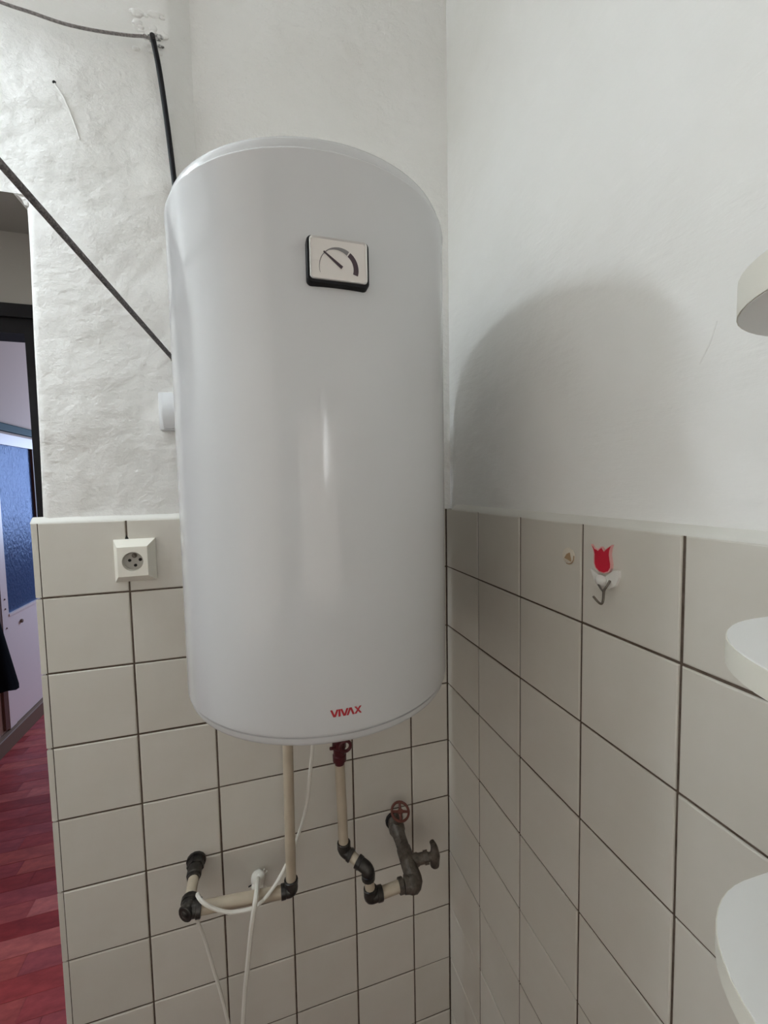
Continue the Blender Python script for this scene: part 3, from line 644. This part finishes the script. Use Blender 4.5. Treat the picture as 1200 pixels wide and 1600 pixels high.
link('flower_plate', prism(bmesh.new(), [V(0.0, cyx + 0.0002 + (y - cyx) * 1.08, czx + (z - czx) * 1.05) for y, z in tul], Vector((-0.0042, 0, 0))), PINK, th, smooth=False)
link('flower', prism(bmesh.new(), [V(-0.0040, cyx - 0.0004 + (y - cyx) * 0.94, czx + (z - czx) * 0.955) for y, z in tul], Vector((-0.0008, 0, 0))), TULIP, th, smooth=False)
bm = bmesh.new(); ball(bm, V(-0.005, -0.496, -0.0785), 0.009, 2, (0.45, 1.1, 0.9)); link('boss', bm, WHITEP, th)
bm = bmesh.new(); tube(bm, smooth_path([V(*p) for p in HOOKA], 5), 0.0016, 8)
tube(bm, smooth_path([V(*p) for p in HOOKB], 4), 0.0014, 8)
link('wire_hook', bm, METAL, th)
pd = thing('adhesive_pad', 'small round clear adhesive pad with brown residue left of tulip hook', 'pad', V(0, -0.430, -0.0557))
bm = bmesh.new(); tube(bm, [V(0.0005, -0.430, -0.0557), V(-0.0015, -0.430, -0.0557), V(-0.0020, -0.430, -0.0557)], [0.0128, 0.0126, 0.0112], 20); link('disc', bm, STICK, pd)
bm = bmesh.new(); prism(bm, [V(-0.0020, -0.4235, -0.0595), V(-0.0020, -0.4375, -0.0630), V(-0.0020, -0.4340, -0.0500), V(-0.0020, -0.4280, -0.0530)], Vector((-0.0012, 0, 0))); link('residue', bm, STICKB, pd, smooth=False)
bm = bmesh.new(); rg = [V(-0.002, -0.430 + 0.0120 * math.cos(t), -0.0557 + 0.0120 * math.sin(t)) for t in [-1.3 - i * 0.2 for i in range(11)]]; tube(bm, rg, 0.0008, 6); link('raised_rim', bm, STICKB, pd)

# shelves on the right wall
def shelf(zb, zt, name_label, wall_x):
    x0, y0, y1, r = -0.208, -0.752, -1.22, 0.085
    pts = [(wall_x, y0 - 0.003), (x0 + r, y0)] + [(x0 + r - r * math.sin(t), y0 - r + r * math.cos(t)) for t in [i * math.pi / 28 for i in range(1, 15)]] + \
          [(x0 + r - r * math.cos(t), y1 + r - r * math.sin(t)) for t in [i * math.pi / 28 for i in range(0, 15)]] + [(wall_x, y1)]
    o = thing('wall_shelf', name_label, 'shelf', V(wall_x, -0.98, zb), 'rounded shelves on the right wall')
    bm = bmesh.new(); prism(bm, [V(x, y, zb) for x, y in pts], Vector((0, 0, zt - zb)))
    bmesh.ops.bevel(bm, geom=[e for e in bm.edges if abs(e.verts[0].co.z - e.verts[1].co.z) < 1e-5], offset=0.0008, segments=1, affect='EDGES')
    link('board', bm, SHELF, o)
    band = [(x, y) for x, y in pts[1:-1]]
    bm = bmesh.new(); rws = [[], [], [], []]
    cxm, cym = -0.09, -0.98
    for i, (x, y) in enumerate(band):
        a = Vector(band[max(i - 1, 0)]); b = Vector(band[min(i + 1, len(band) - 1)]); t = (b - a).normalized(); nv = Vector((-t.y, t.x))
        if nv.dot(Vector((x - cxm, y - cym))) < 0: nv = -nv
        for k, (d, z) in enumerate(((-0.0005, zb + 0.0006), (0.0007, zb + 0.0006), (0.0007, zt - 0.0010), (-0.0005, zt - 0.0010))): rws[k].append(bm.verts.new(V(x + nv.x * d, y + nv.y * d, z)))
    for k in range(4):
        a, b = rws[k], rws[(k + 1) % 4]
        for i in range(len(a) - 1): bm.faces.new((a[i], a[i + 1], b[i + 1], b[i]))
    link('edge_band', bm, EDGE, o)
shelf(0.148, 0.169, 'topmost white wall shelf with rounded corner, seen from below', 0.013)
shelf(-0.0565, -0.040, 'middle white wall shelf with rounded corner, below the tile top', 0.0)
shelf(-0.2465, -0.230, 'lowest white wall shelf with rounded corner, at bottom right', 0.0)
